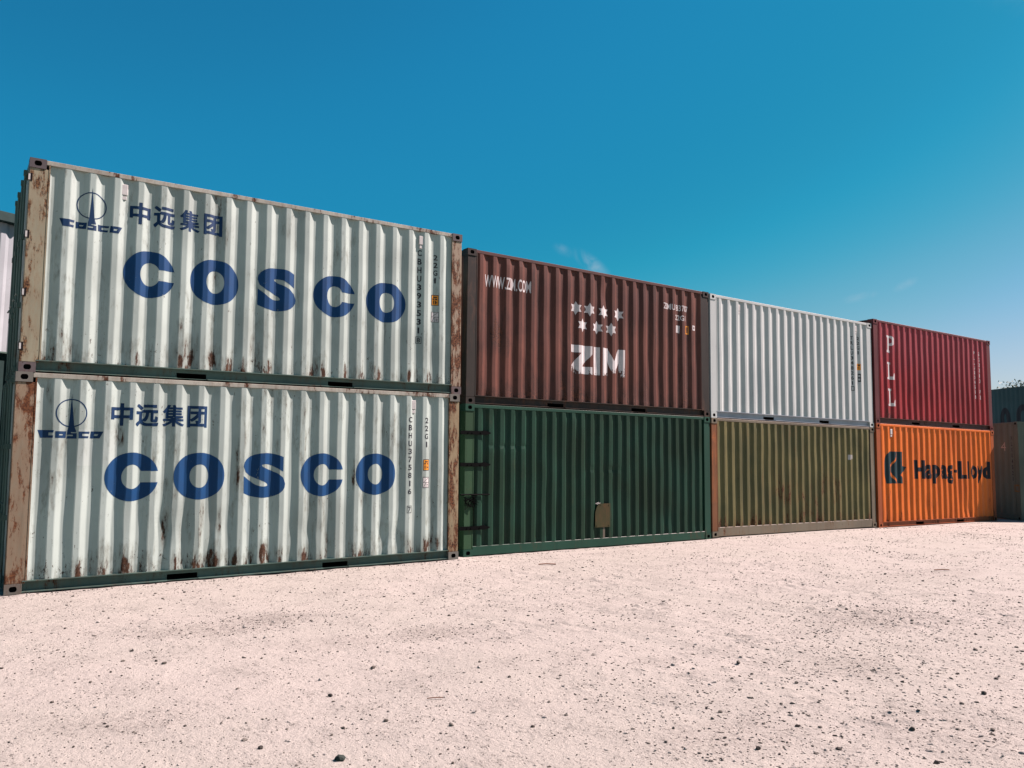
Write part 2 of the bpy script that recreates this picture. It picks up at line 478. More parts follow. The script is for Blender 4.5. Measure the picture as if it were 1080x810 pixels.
def container(spec):
    H = spec['H']
    root = new_empty('shipping_container', spec['loc'], spec.get('rz', 0), spec.get('ry', 0))
    tag(root, spec['label'], 'container', spec.get('group'))
    mp, mpost, mrail, mcast = spec['panel'], spec['post'], spec['rail'], spec['cast']
    pl, prr = spec.get('pw', (.20, .165))
    # corner castings and posts
    for sx in (0, 1):
        for sy in (0, 1):
            for zc in (0, 1):
                link_mesh('corner_casting', casting_bm(sx, sy, H, zc, 0), [mcast, M_hole], root)
    for sx in (0, 1):
        for sy in (0, 1):
            bm = bmesh.new()
            w = pl if sx == 0 else prr
            xa, xb = (0, w) if sx == 0 else (L-w, L)
            ya, yb = (.004, .15) if sy == 0 else (W-.15, W-.004)
            box(bm, xa, xb, ya, yb, .118, H-.118, bev=.006)
            if sy == 0:     # folded flange beside the panel
                fx0, fx1 = (w-.002, w+.014) if sx == 0 else (L-w-.014, L-w+.002)
                box(bm, fx0, fx1, .001, .05, .15, H-.064)
            m = mpost[sx] if isinstance(mpost, (list, tuple)) else mpost
            link_mesh('corner_post', bm, m, root)
    # rails along the sides
    zt0, zb1 = H-.062, spec.get('rail_h', .150)
    rec = spec.get('rec', .055)
    for sy in (0, 1):
        def Y(a, b): return (a, b) if sy == 0 else (W-b, W-a)
        bm = bmesh.new()
        box(bm, .174, L-.174, *Y(.0, .06), zt0, H-.006, bev=.004)
        link_mesh('top_rail', bm, spec.get('toprail', mrail), root)
        bm = bmesh.new()
        xs = [.174, L-.174]
        if rec > .02:
            box(bm, xs[0], xs[1], *Y(.0, .07), zb1-.012, zb1)                          # upper flange
            segs = [(xs[0], 1.772), (2.148, 3.852), (4.236, xs[1])] if spec.get('forks') else [(xs[0], xs[1])]
            for a, b in segs:
                box(bm, a, b, *Y(rec, rec+.008), .026, zb1-.012)
                box(bm, a, b, *Y(.004, .075), .014, .026)                               # lower lip
            if spec.get('forks'):
                for a, b in ((1.772, 2.148), (3.852, 4.236)):
                    box(bm, a, b, *Y(rec, rec+.008), .092, zb1-.012)
                    box(bm, a-.004, b+.004, *Y(rec-.03, rec+.05), .016, .022)
        else:
            box(bm, xs[0], xs[1], *Y(.003, .07), .012, zb1, bev=.005)
        rail = link_mesh('bottom_rail', bm, mrail, root)
        if spec.get('forks') and sy == 0:
            for a, b in ((1.772, 2.148), (3.852, 4.236)):
                fb = bmesh.new()
                box(fb, a+.003, b-.003, rec+.012, 1.0, .024, .0895)
                for f in fb.faces[:]:
                    if abs(f.calc_center_median().y-(rec+.012)) < 1e-4: bmesh.ops.delete(fb, geom=[f], context='FACES_ONLY'); break
                bmesh.ops.recalc_face_normals(fb, faces=fb.faces[:])
                link_mesh('fork_pocket', fb, M_hole, rail)
    # end rails
    for sx in (0, 1):
        bm = bmesh.new()
        xa, xb = (.0, .10) if sx == 0 else (L-.10, L)
        box(bm, xa, xb, .156, W-.156, H-.110, H-.008)
        link_mesh('end_rail', bm, mrail, root)
        bm = bmesh.new(); box(bm, xa, xb, .156, W-.156, .012, .14)
        link_mesh('door_sill' if sx == 0 else 'end_rail', bm, mrail, root)
    # roof and floor
    bm = bmesh.new()
    n = 44
    ys = [.06, W-.06]
    prev = None
    for i in range(n+1):
        x = .10+(L-.20)*i/n
        z = H-.012-(.016 if i % 2 else 0)
        cur = [bm.verts.new((x, y, z)) for y in ys]
        if prev: bm.faces.new((prev[0], cur[0], cur[1], prev[1]))
        prev = cur
    link_mesh('roof_panel', bm, mp, root)
    bm = bmesh.new(); box(bm, .10, L-.10, .085, W-.085, .10, .135)
    link_mesh('underside', bm, M_black, root)
    # near side wall
    P = spec['prof']
    side = Side(pl+.012, L-prr-.012, zb1, zt0, P['phase'], P['pitch'], P['wo'], P['ws'], P['wi'], P['depth'], .003,
                spec.get('dents', ()), spec.get('amp', .005), spec.get('seed', 1))
    root_side = side
    link_mesh('side_panel', side.panel_bm(), mp, root)
    # far side wall, blind end, door end: coarser folds
    def folded(n, span0, span1, place):
        b = bmesh.new(); prev = None
        pitch = (span1-span0)/n
        pts = []
        for k in range(n):
            a = span0+k*pitch
            pts += [(a, 0), (a+pitch*.26, 0), (a+pitch*.5, 1), (a+pitch*.76, 1)]
        pts.append((span1, 0))
        for (t, d) in pts:
            cur = [b.verts.new(place(t, d, z)) for z in (zb1, H-.10)]
            if prev: b.faces.new((prev[0], cur[0], cur[1], prev[1]))
            prev = cur
        return b
    link_mesh('side_panel', folded(20, .17, L-.17, lambda t, d, z: (t, W-.02-.03*d, z if z < 2 else zt0)), mp, root)
    link_mesh('end_panel', folded(8, .158, W-.158, lambda t, d, z: (L-.02-.04*d, t, z)), mp, root)
    # doors on the left end
    md = spec.get('door', mp)
    for k in range(2):
        a, b = (.160, W/2-.004) if k == 0 else (W/2+.004, W-.160)
        dr = link_mesh('door', folded(5, a, b, lambda t, d, z: (.012+.03*d, t, z-.004 if z > 2 else z)), md, root)
        for q in (.28, .72):
            yy = a+(b-a)*q
            rb = bmesh.new()
            tube(rb, (-.016, yy, .06), (-.016, yy, H-.05), .015, 8)
            for zz in (.06, H*.33, H*.66, H-.07):
                box(rb, -.036, .014, yy-.035, yy+.035, zz-.03, zz+.03)
            tube(rb, (-.034, yy, 1.0), (-.034, yy+.32, 1.02), .012, 6)
            link_mesh('lock_rod', rb, mrail, dr)
        if k == 0 and spec.get('hinges'):
            for zz in (2.354, 1.653, .95, .303):
                hb = bmesh.new()
                box(hb, -.010, .010, -.001, .05, zz-.036, zz+.036, 0)
                box(hb, .0105, .032, .0005, .02, zz-.05, zz+.05, 1); box(hb, -.018, -.0105, .004, .02, zz-.05, zz+.05, 1)
                link_mesh('hinge', hb, [M_grayv, M_hole], dr)
    # ventilators near the top corners
    if spec.get('vents'):
        for vx in spec['vents']:
            vb = bmesh.new()
            y = side.prof(vx)
            box(vb, vx-.045, vx+.045, .012, .05, H-.27, H-.13, 0, bev=.006)
            box(vb, vx-.035, vx+.035, .016, .05, H-.33, H-.285, 0, bev=.004)
            link_mesh('ventilator', vb, spec.get('ventmat', M_grayv), root)
    return root, side

def place(root, side, name, bm, mat, label=None, off=.0016):
    o = link_mesh(name, side.paint_bm(bm, off), mat, root)
    if label: o['label'] = label
    return o

STD = dict(pitch=.278, wo=.072, ws=.068, wi=.070, depth=.036)
def prof(phase, **k):
    d = dict(STD); d.update(phase=phase); d.update(k); return d

def place_bold(root, side, name, mk, mat, shifts, off=.0016):
    # the stencil is brushed over several times, a hair to the side each time: a heavier stroke
    parts = []
    for i, (dx, dz) in enumerate(shifts):
        b2 = mk()
        for v in b2.verts: v.co.x += dx; v.co.z += dz
        parts.append(side.paint_bm(b2, off+.00025*i))
    return link_mesh(name, join(parts), mat, root)

# letters of the big blue word ------------------------------------------------
def big_O(x0, x1, z0, z1):
    cx, cz, rx, rz = (x0+x1)/2, (z0+z1)/2, (x1-x0)/2, (z1-z0)/2
    return poly_bm([[ell(cx, cz, rx, rz, 56, 2.12), ell(cx, cz, rx*.37, rz*.50, 40, 2.1)[::-1]]])
def big_C(x0, x1, z0, z1):
    cx, cz, rz = x0+(x1-x0)*.515, (z0+z1)/2, (z1-z0)/2
    rx = (x1-x0)*.515
    g = rz*.235
    a = math.asin(g/rz)
    def ring(rx_, rz_, g_):
        t0 = math.asin(min(.99, g_/rz_)); n = 44
        return [(cx+rx_*math.cos(t0+(2*math.pi-2*t0)*i/n), cz+rz_*math.sin(t0+(2*math.pi-2*t0)*i/n)) for i in range(n+1)]
    o = ring(rx, rz, g); i_ = ring(rx*.38, rz*.50, g)
    bm = bmesh.new()
    va = [bm.verts.new((p[0], 0, p[1])) for p in o]; vb = [bm.verts.new((p[0], 0, p[1])) for p in i_]
    for k in range(len(o)-1): bm.faces.new((va[k], va[k+1], vb[k+1], vb[k]))
    return bm
def big_S(x0, x1, z0, z1):
    return text_bm('S', x0, x1, z0, z1, .058)

def rects(lst): return [[(a, c), (b, c), (b, d), (a, d)] for a, b, c, d in lst]

def cosco_markings(root, side, boxes, dx, code, xcode, zc):
    for ch, (x0, x1) in zip('COSCO', boxes):
        f = {'C': big_C, 'O': big_O, 'S': big_S}[ch]
        place(root, side, 'lettering', f(x0, x1, 1.034, 1.642), M_blue)
    # emblem: ring, spire and the row of block letters
    X = lambda v: v+dx
    ring = [[ell(X(.688), 2.115, .170, .172, 48), ell(X(.688), 2.115, .157, .158, 48)[::-1]]]
    spire = [[(X(.651), 1.900), (X(.664), 1.955), (X(.684), 2.26), (X(.689), 2.352), (X(.694), 2.26), (X(.722), 1.955), (X(.742), 1.900)]]
    a, b = 1.812, 1.905
    row = [[(X(.338), b), (X(.505), b), (X(.500), b-.030), (X(.452), b-.030), (X(.452), a+.030), (X(.500), a+.030), (X(.496), a), (X(.372), a)],
           [[(X(.522), a), (X(.634), a), (X(.640), b-.012), (X(.520), b-.012)], [(X(.560), a+.032), (X(.562), b-.046), (X(.604), b-.046), (X(.600), a+.032)]],
           [(X(.648), a-.006), (X(.752), a-.006), (X(.750), a+.060), (X(.690), a+.060), (X(.690), a+.072), (X(.742), a+.072), (X(.742), a+.094), (X(.651), a+.094), (X(.648), a+.040), (X(.712), a+.040), (X(.712), a+.024), (X(.648), a+.024)],
           [(X(.772), a), (X(.880), a), (X(.884), a+.026), (X(.812), a+.026), (X(.812), b-.038), (X(.890), b-.038), (X(.895), b-.012), (X(.768), b-.012)],
           [[(X(.900), a), (X(1.005), a), (X(1.044), b-.008), (X(.908), b-.008)], [(X(.944), a+.030), (X(.948), b-.040), (X(.990), b-.040), (X(.980), a+.030)]]]
    place(root, side, 'emblem', poly_bm(ring+spire+row), M_navy)
    for ch, x0, x1, z0, z1 in (('中', 1.122, 1.375, 1.972, 2.258), ('远', 1.410, 1.678, 1.968, 2.255), ('集', 1.726, 1.992, 1.970, 2.264), ('团', 2.033, 2.282, 1.970, 2.255)):
        place_bold(root, side, 'lettering', lambda: text_bm(ch, X(x0)+.006, X(x1)-.006, z0+.006, z1-.006, .014), M_navy, (((-.0045, -.0045), (.0045, .0045), (.0045, -.0045), (-.0045, .0045)) if ch != '集' else ((-.004, 0), (.004, 0), (0, .0015))))
    # container number down the right, check digit in a box, size code
    place(root, side, 'id_code', column_text(code, xcode, .066, zc[0], zc[1], .022), M_idblk)
    bx = poly_bm([[[(xcode-.045, zc[2]-.055), (xcode+.045, zc[2]-.055), (xcode+.045, zc[2]+.055), (xcode-.045, zc[2]+.055)], [(xcode-.037, zc[2]-.047), (xcode-.037, zc[2]+.047), (xcode+.037, zc[2]+.047), (xcode+.037, zc[2]-.047)]]])
    place(root, side, 'id_code', join([bx, text_bm(str(check_digit(code)), xcode-.026, xcode+.026, zc[2]-.036, zc[2]+.036, .02)]), M_idblk)
    place(root, side, 'id_code', column_text('22G1', xcode+.285, .066, 2.155, 1.785, .022), M_idblk)
    lx = xcode+.283
    lb = place(root, side, 'warning_label', poly_bm(rects([(lx-.057, lx+.057, 1.385, 1.555)])), M_orl)
    bars = rects([(lx-.057, lx+.057, 1.546, 1.555), (lx-.057, lx+.057, 1.385, 1.393), (lx-.057, lx-.050, 1.393, 1.546), (lx+.050, lx+.057, 1.393, 1.546),
                  (lx-.030, lx+.034, 1.508, 1.526), (lx-.040, lx-.012, 1.478, 1.498), (lx+.006, lx+.036, 1.476, 1.496), (lx-.034, lx-.018, 1.412, 1.462), (lx+.004, lx+.018, 1.412, 1.462), (lx+.020, lx+.036, 1.425, 1.440)])
    place(root, side, 'label_print', poly_bm(bars), M_idblk, off=.0026)
    place(root, side, 'approval_label', poly_bm(rects([(lx-.060, lx+.060, 1.120, 1.283)])), M_whl)
    g = rects([(lx-.060, lx+.060, 1.276, 1.283), (lx-.060, lx+.060, 1.120, 1.127), (lx-.060, lx-.054, 1.127, 1.276), (lx+.054, lx+.060, 1.127, 1.276), (lx-.054, lx+.054, 1.199, 1.206), (lx-.003, lx+.003, 1.127, 1.199)])
    g += [[(lx-.045, 1.215), (lx-.033, 1.215), (lx+.045, 1.266), (lx+.033, 1.266)], [(lx-.045, 1.135), (lx-.036, 1.135), (lx-.010, 1.190), (lx-.019, 1.190)], [(lx+.014, 1.140), (lx+.042, 1.140), (lx+.042, 1.150), (lx+.014, 1.150)], [(lx+.014, 1.165), (lx+.042, 1.165), (lx+.042, 1.176), (lx+.014, 1.176)]]
    place(root, side, 'label_print', poly_bm(g), M_idblk, off=.0026)

def check_digit(c):
    v = {}; n = 10
    for ch in 'ABCDEFGHIJKLMNOPQRSTUVWXYZ':
        if n % 11 == 0: n += 1
        v[ch] = n; n += 1
    return sum((v[ch] if ch in v else int(ch))*2**i for i, ch in enumerate(c)) % 11 % 10

GROUP = 'containers in the two high row'
CREAM = (.60, .50, .38)

# --- paint
C_white = (.415, .535, .485)
mat_cos_u = paint('white container paint rusted at the rib feet', C_white, .30, .20, .75, seed=1, spots=.6, rust_a=(.078, .045, .025), stain=(.10, .105, .075),
                  blobs=[(1.800, 0.221, 0.041, 0.120, 0.092), (4.094, 0.213, 0.039, 0.225, 0.125), (5.484, 0.174, 0.060, 0.223, 0.123), (2.982, 0.214, 0.059, 0.196, 0.112), (4.650, 0.265, 0.044, 0.142, 0.119), (5.136, 0.251, 0.035, 0.143, 0.114), (1.284, 0.218, 0.040, 0.125, 0.122), (3.746, 0.177, 0.040, 0.214, 0.118), (2.426, 0.245, 0.054, 0.201, 0.114), (2.634, 0.226, 0.049, 0.174, 0.090), (1.160, 1.457, 0.030, 0.252, 0.108), (3.007, 1.109, 0.030, 0.320, 0.073), (4.737, 0.854, 0.030, 0.401, 0.109), (0.415, 0.712, 0.030, 0.360, 0.086), (3.372, 1.110, 0.030, 0.493, 0.066), (.46, .44, .10, .10, 0.031), (1.652, .36, .10, .30, 0.062), (1.913, .42, .09, .25, 0.062), (2.205, .38, .09, .26, 0.062), (2.481, .50, .08, .16, 0.062), (1.10, .95, .05, .4, 0.031)],
                  streak_dark=(.22, .235, .21))
mat_cos_l = paint('white container paint with long rust runs', C_white, .34, .24, .75, seed=2, spots=.7, rust_a=(.080, .045, .024), stain=(.10, .105, .072),
                  blobs=[(1.826, 0.177, 0.055, 0.229, 0.092), (3.564, 0.174, 0.048, 0.212, 0.084), (3.216, 0.266, 0.050, 0.244, 0.099), (5.480, 0.237, 0.058, 0.154, 0.104), (2.978, 0.251, 0.054, 0.188, 0.120), (1.270, 0.255, 0.051, 0.125, 0.085), (0.754, 0.177, 0.043, 0.246, 0.129), (4.278, 1.366, 0.030, 0.238, 0.108), (3.133, 1.766, 0.030, 0.160, 0.071), (4.759, 1.872, 0.030, 0.459, 0.090), (2.616, 1.530, 0.030, 0.447, 0.075), (3.179, 1.042, 0.030, 0.419, 0.061), (3.964, 2.126, 0.030, 0.158, 0.090), (1.725, .68, .06, .30, 0.105), (2.013, .70, .05, .30, 0.112), (2.16, .70, .05, .36, 0.124), (2.289, .45, .09, .22, 0.074), (2.38, .74, .05, .2, 0.093), (2.57, .27, .14, .16, 0.093),
                         (2.31, .26, .10, .14, 0.093), (1.15, 1.82, .07, .16, 0.099), (1.43, 1.76, .06, .18, 0.093), (.36, 2.33, .05, .16, 0.124), (2.60, 1.40, .04, .4, 0.074), (3.55, 1.2, .03, .8, 0.074), (2.81, .33, .05, .12, 0.062), (3.3, .5, .1, .05, 0.074)],
                  pale=[(.95, 1.70, .27, .22, (.42, .52, .485), .5)], streak_dark=(.24, .23, .19))
mat_cos_rail = paint('grey green rail paint darkened for shade', (.105, .185, .155), .25, .5, .4, seed=3)  # shade of the recessed bottom rail is put into this colour
mat_cos_top = paint('cream rail paint with rust flecks', (.43, .46, .385), .70, .6, .0, seed=4, spots=1.0)
mat_post_a = paint('cream post paint with yellow rust runs', (.35, .36, .25), .95, 1.0, .3, seed=5, rust_a=(.21, .12, .055), spots=.9)
mat_post_b = paint('heavily rusted cream post', (.33, .29, .20), 1.12, .9, .5, seed=6, rust_a=(.17, .075, .032), rust_b=(.07, .03, .016), spots=.9)
mat_post_c = paint('pink cream post with rust chips', (.36, .33, .24), 1.0, 1.0, .5, seed=7, rust_a=(.19, .09, .045), spots=1.0)
mat_post_d = paint('rusted yellow post', (.35, .31, .19), 1.05, 1.0, .5, seed=8, rust_a=(.19, .085, .038), spots=1.0)
mat_cast = paint('grey cast steel', (.13, .12, .12), .4, .4, .3, seed=9)
mat_cast_g = paint('grey green cast steel', (.19, .20, .17), .35, .4, .3, seed=10)

C1 = container(dict(H=2.5884, loc=(.652, 0, 0), ry=-.0506/6.058, group=GROUP, panel=mat_cos_l, post=(mat_post_b, mat_post_d), rail=mat_cos_rail, toprail=mat_cos_top, cast=mat_cast_g, pw=(.205, .165),
     forks=True, hinges=False, vents=[.97, 5.245], prof=prof(.506), seed=1, amp=.008,
     dents=[(1.75, .70, .30, .30, .022), (2.15, .62, .22, .34, -.018), (2.35, .70, .18, .3, .02), (3.6, .55, .3, .2, .014), (4.85, .42, .22, .22, .018), (1.2, .9, .2, .4, .010)],
     label='white container with big blue lettering on the ground, with rusty left post'))
C2 = container(dict(H=2.5923, loc=(.652, 0, 2.5884), ry=-.0506/6.058, group=GROUP, panel=mat_cos_u, post=(mat_post_a, mat_post_c), rail=mat_cos_rail, toprail=mat_cos_top, cast=mat_cast, pw=(.205, .165),
     forks=True, hinges=True, vents=[1.045, 5.33], prof=prof(.480), seed=2, amp=.004, dents=[(5.6, .5, .2, .3, .008)],
     label='white container with big blue lettering in the upper row, stacked on its twin'))
cosco_markings(*C1, [(.987, 1.596), (1.795, 2.440), (2.690, 3.265), (3.482, 4.105), (4.311, 4.955)], -.089, 'CBHU375816', 5.198, (2.160, 1.070, .800))
cosco_markings(*C2, [(1.077, 1.683), (1.892, 2.522), (2.783, 3.334), (3.590, 4.217), (4.418, 5.065)], 0, 'CBHU393531', 5.305, (2.190, .965, .812))

# --- brown over green
mat_brown = paint('faded brown container paint', (.128, .054, .038), .50, .75, .8, seed=11, fade=(.085, .038, .029), rust_a=(.12, .05, .03), rust_b=(.03, .02, .018),
                  blobs=[(.62, 1.25, .17, .26, .16), (.80, 1.0, .14, .22, .12), (3.9, 1.6, .2, .3, .08), (4.1, .5, .3, .2, .08), (2.0, .5, .25, .25, .07), (5.3, .8, .2, .5, .06)], stain=(.03, .024, .02), streak_dark=(.04, .024, .020))
mat_brown_d = paint('dark grey brown frame paint', (.036, .036, .030), .4, .5, .4, seed=12, rust_a=(.14, .07, .04))
mat_brown_t = paint('brown rail paint', (.10, .052, .046), .4, .5, .0, seed=13)
C3 = container(dict(H=2.6515, loc=(7.1015, .4796, .0067+2.5276), rz=.0189, ry=-.0070/6.058, group=GROUP, panel=mat_brown, post=mat_brown_d, rail=mat_brown_d, toprail=mat_brown_t, cast=mat_brown_d,
     pw=(.185, .225), forks=True, prof=prof(.352), seed=3, amp=.010, vents=[5.555],
     dents=[(3.1, 2.2, .1, .3, .02), (4.6, 1.0, .4, .6, .01)],
     label='dark brown container with white stars, stacked on the dark green one'))
root, side = C3
place(root, side, 'lettering', text_bm('WWW.ZIM.COM', .366, 1.347, 2.035, 2.252, .016), M_whitec)
stars = []
for (cx, cz) in ((2.408, 1.896), (2.741, 1.901), (3.094, 1.894), (3.477, 1.889), (2.572, 1.589), (2.932, 1.579), (3.284, 1.577)):
    st = []
    for i in range(12):
        r_ = 1.0 if i % 2 == 0 else .56
        t = math.pi/2+i*math.pi/6
        st.append((cx+.137*r_*math.cos(t), cz+.130*r_*math.sin(t)))
    place(root, side, 'star', poly_bm([st]), M_whitec)
za, zb = .672, 1.205
place(root, side, 'lettering', poly_bm([[(2.300, zb), (2.800, zb), (2.800, zb-.150), (2.560, za+.140), (2.800, za+.140), (2.800, za), (2.300, za), (2.300, za+.145), (2.535, zb-.140), (2.300, zb-.140)]]), M_white)
place(root, side, 'lettering', poly_bm(rects([(2.842, 3.000, za, zb)])), M_white)
place(root, side, 'lettering', poly_bm([[(3.062, za), (3.062, zb), (3.210, zb), (3.345, zb-.24), (3.480, zb), (3.628, zb), (3.628, za), (3.490, za), (3.490, zb-.26), (3.385, za+.06), (3.305, za+.06), (3.200, zb-.26), (3.200, za)]]), M_white)
place(root, side, 'id_code', text_bm('ZIMU 83707', 4.700, 5.450, 2.150, 2.275, .015), M_whitec)
place(root, side, 'id_code', text_bm('22G1', 5.060, 5.350, 1.955, 2.065, .015), M_whitec)
place(root, side, 'approval_label', poly_bm([[(5.090, 1.700), (5.190, 1.690), (5.200, 1.845), (5.100, 1.850)]]), M_white)
place(root, side, 'warning_label', poly_bm([[[(5.380, 1.690), (5.470, 1.690), (5.470, 1.865), (5.380, 1.865)], [(5.400, 1.715), (5.400, 1.84), (5.450, 1.84), (5.450, 1.715)]]]), M_orl)
place(root, side, 'approval_label', poly_bm([[[(5.555, 1.785), (5.665, 1.785), (5.665, 1.890), (5.555, 1.890)], [(5.585, 1.815), (5.585, 1.86), (5.635, 1.86), (5.635, 1.815)]]]), M_whitec)

mat_green = paint('dark green container paint', (.0135, .056, .035), .05, .6, .2, seed=14, fade=(.0125, .036, .019), rough=.42, spots=.45, rust_a=(.07, .06, .03), streak_dark=(.009, .03, .02))
mat_green_r = paint('green rail paint', (.021, .078, .052), .18, .4, .2, seed=15, fade=(.016, .062, .041), rough=.42)
mat_green_p = paint('lighter green post paint', (.036, .095, .047), .15, .5, .2, seed=16, rough=.5)
C4 = container(dict(H=2.5276, loc=(7.1015, .4796, .0067), rz=.0189, ry=-.0070/6.058, group=GROUP, panel=mat_green, post=(mat_green_p, mat_green_r), rail=mat_green_r, cast=mat_green_r, pw=(.165, .165),
     rec=0, rail_h=.165, prof=dict(phase=.357, pitch=.2277, wo=.083, ws=.042, wi=.0607, depth=.038), seed=4, amp=.010,
     dents=[(.54, 1.84, .08, .05, .012), (.78, 1.84, .08, .05, .014), (1.0, 1.84, .08, .05, .014), (1.22, 1.84, .08, .05, .012), (2.8, 1.44, .1, .06, .010), (3.3, 1.44, .3, .06, .010), (4.8, .5, .3, .3, .012), (1.7, .7, .15, .3, .010)],
     label='dark green container with black strap hinges and a metal plate on its ribs'))
root, side = C4
for zz in (2.045, 1.513, .466):
    bm = bmesh.new()
    hh = .030
    pts = [(-.10, hh), (.30, hh), (.355, hh*1.35), (.40, hh*1.25), (.50, hh*.3), (.50, -hh*.3), (.40, -hh*1.1), (.30, -hh), (-.10, -hh)]
    fv = [bm.verts.new((p[0], -.022, zz+p[1])) for p in pts]; bv = [bm.verts.new((p[0], -.010, zz+p[1])) for p in pts]
    bm.faces.new(fv); bm.faces.new(bv[::-1])
    for i in range(len(pts)): bm.faces.new((fv[i], fv[(i+1) % len(pts)], bv[(i+1) % len(pts)], bv[i]))
    bmesh.ops.recalc_face_normals(bm, faces=bm.faces[:])
    for bx in (.05, .13, .30): tube(bm, (bx, -.03, zz), (bx, .003, zz), .011, 8)
    link_mesh('strap_hinge', bm, M_black, root)
bm = bmesh.new()
tube(bm, (-.08, -.016, 1.018), (.49, -.016, 1.014), .012, 8)
tube(bm, (.18, -.01, 1.03), (.185, -.01, .50), .009, 6)
link_mesh('latch_bar', bm, M_black, root)
bm = bmesh.new()
rr = random.Random(5)
p = Vector((.06, -.022, 1.0))
for i in range(34):
    q = Vector((.10+.12*math.sin(i*1.7)+rr.uniform(-.05, .05), -.02-rr.random()*.02, .90+.10*math.cos(i*2.3)+rr.uniform(-.05, .05)))
    tube(bm, p, q, .0035, 5); p = q
link_mesh('tangled_wire', bm, M_black, root)
mat_olive_r0 = paint('dusty bracket paint', (.14, .13, .10), .4, .6, .3, seed=29)
mat_plate = paint('olive brown steel plate', (.055, .056, .022), .45, .5, .0, seed=17, rust_a=(.16, .07, .03))
bm = bmesh.new()
pts = [(2.865, .365), (3.235, .365), (3.240, .80), (2.965, .80), (2.905, .745), (2.865, .64)]
fv = [bm.verts.new((p[0], -.010, p[1])) for p in pts]; bv = [bm.verts.new((p[0], -.001, p[1])) for p in pts]
bm.faces.new(fv); bm.faces.new(bv[::-1])
for i in range(len(pts)): bm.faces.new((fv[i], fv[(i+1) % len(pts)], bv[(i+1) % len(pts)], bv[i]))
bmesh.ops.recalc_face_normals(bm, faces=bm.faces[:])
for px, pz in ((2.90, .40), (3.20, .40), (3.20, .77), (2.99, .775)): tube(bm, (px, -.016, pz), (px, -.009, pz), .010, 8)
o = link_mesh('cover_plate', bm, mat_plate, root); o['label'] = 'olive brown steel plate fixed over the ribs'
bm = bmesh.new(); box(bm, 3.035, 3.115, .004, .014, .170, .362)
link_mesh('plate_bracket', bm, mat_olive_r0, root)
bm = bmesh.new()
for t in ((2.87, .80, 2.95, .825), (2.90, .79, 2.99, .812)):
    tube(bm, (t[0], -.008, t[1]), (t[2], -.008, t[3]), .0045, 6)
link_mesh('plate_glint', bm, M_grayv, root)  # pale rods added for the white glint at the plate's upper corner

# --- white over olive
mat_wht = paint('clean white container paint', (.50, .585, .555), .02, .22, .05, seed=18, fade=(.44, .52, .50), spots=.12, streak_dark=(.30, .34, .34))
mat_wht_r = paint('pale blue grey rail paint', (.36, .44, .48), .05, .3, .1, seed=19, spots=.2)
C5 = container(dict(H=2.6451, loc=(13.1874, .5801, .0425+2.4872), rz=.0118, ry=.0186/6.058, group=GROUP, panel=mat_wht, post=mat_wht, rail=mat_wht_r, toprail=mat_wht, cast=mat_wht, pw=(.20, .20),
     rec=.050, forks=True, prof=prof(.385), seed=5, amp=.003, vents=[.945, 5.40],
     label='clean white container with no big lettering, stacked on the olive green one'))
root, side = C5
place(root, side, 'id_code', column_text('TRLU348261', 5.225, .07, 2.20, 1.07, .022), M_idblk)
place(root, side, 'id_code', column_text('22G1', 5.502, .07, 2.21, 1.85, .022), M_idblk)
place(root, side, 'id_code', poly_bm([[[(5.17, .88), (5.27, .88), (5.27, .99), (5.17, .99)], [(5.185, .895), (5.185, .975), (5.255, .975), (5.255, .895)]]]), M_idblk)
place(root, side, 'warning_label', poly_bm(rects([(5.445, 5.562, 1.409, 1.572)])), M_orl)
place(root, side, 'label_print', poly_bm(rects([(5.475, 5.54, 1.52, 1.545), (5.47, 5.50, 1.45, 1.49)])), M_idblk, off=.0026)
place(root, side, 'approval_label', poly_bm([[[(5.47, 1.117), (5.56, 1.117), (5.56, 1.32), (5.47, 1.32)], [(5.49, 1.15), (5.49, 1.20), (5.54, 1.20), (5.54, 1.15)], [(5.49, 1.235), (5.49, 1.29), (5.54, 1.29), (5.54, 1.235)]]]), M_idblk)

mat_olive = paint('olive green container paint', (.175, .168, .070), .42, .85, .8, seed=20, fade=(.110, .116, .052), rust_a=(.17, .085, .035), streak_dark=(.055, .055, .03),
                  blobs=[(1.70, 1.05, .10, .6, .08), (2.6, .9, .9, .28, .07), (4.2, 1.0, .6, .4, .07), (3.3, .6, .6, .3, .06)])
mat_olive_r = paint('dusty olive rail paint', (.19, .18, .13), .28, .5, .4, seed=21, rust_a=(.2, .11, .05))
mat_rustpost = paint('orange rust post', (.20, .095, .045), .80, .8, .4, seed=22, rust_a=(.38, .13, .04), rust_b=(.2, .085, .035), blobs=[(.1, .35, .4, .35, -.5)])
C6 = container(dict(H=2.4872, loc=(13.1874, .5801, .0425), rz=.0118, ry=.0186/6.058, group=GROUP, panel=mat_olive, post=(mat_rustpost, mat_olive_r), rail=mat_olive_r, cast=mat_olive_r, pw=(.165, .165),
     rec=0, rail_h=.20, prof=dict(phase=.258, pitch=.2424, wo=.082, ws=.044, wi=.0724, depth=.038), seed=6, amp=.009, dents=[(2.5, .6, .3, .4, .010), (4.4, 1.2, .3, .4, .008)],
     label='plain olive green container with a rusty orange corner post, under the clean white one'))
root, side = C6
place(root, side, 'approval_label', poly_bm(rects([(4.95, 5.02, 1.66, 1.78), (5.045, 5.075, 1.68, 1.78)])), M_whitec)

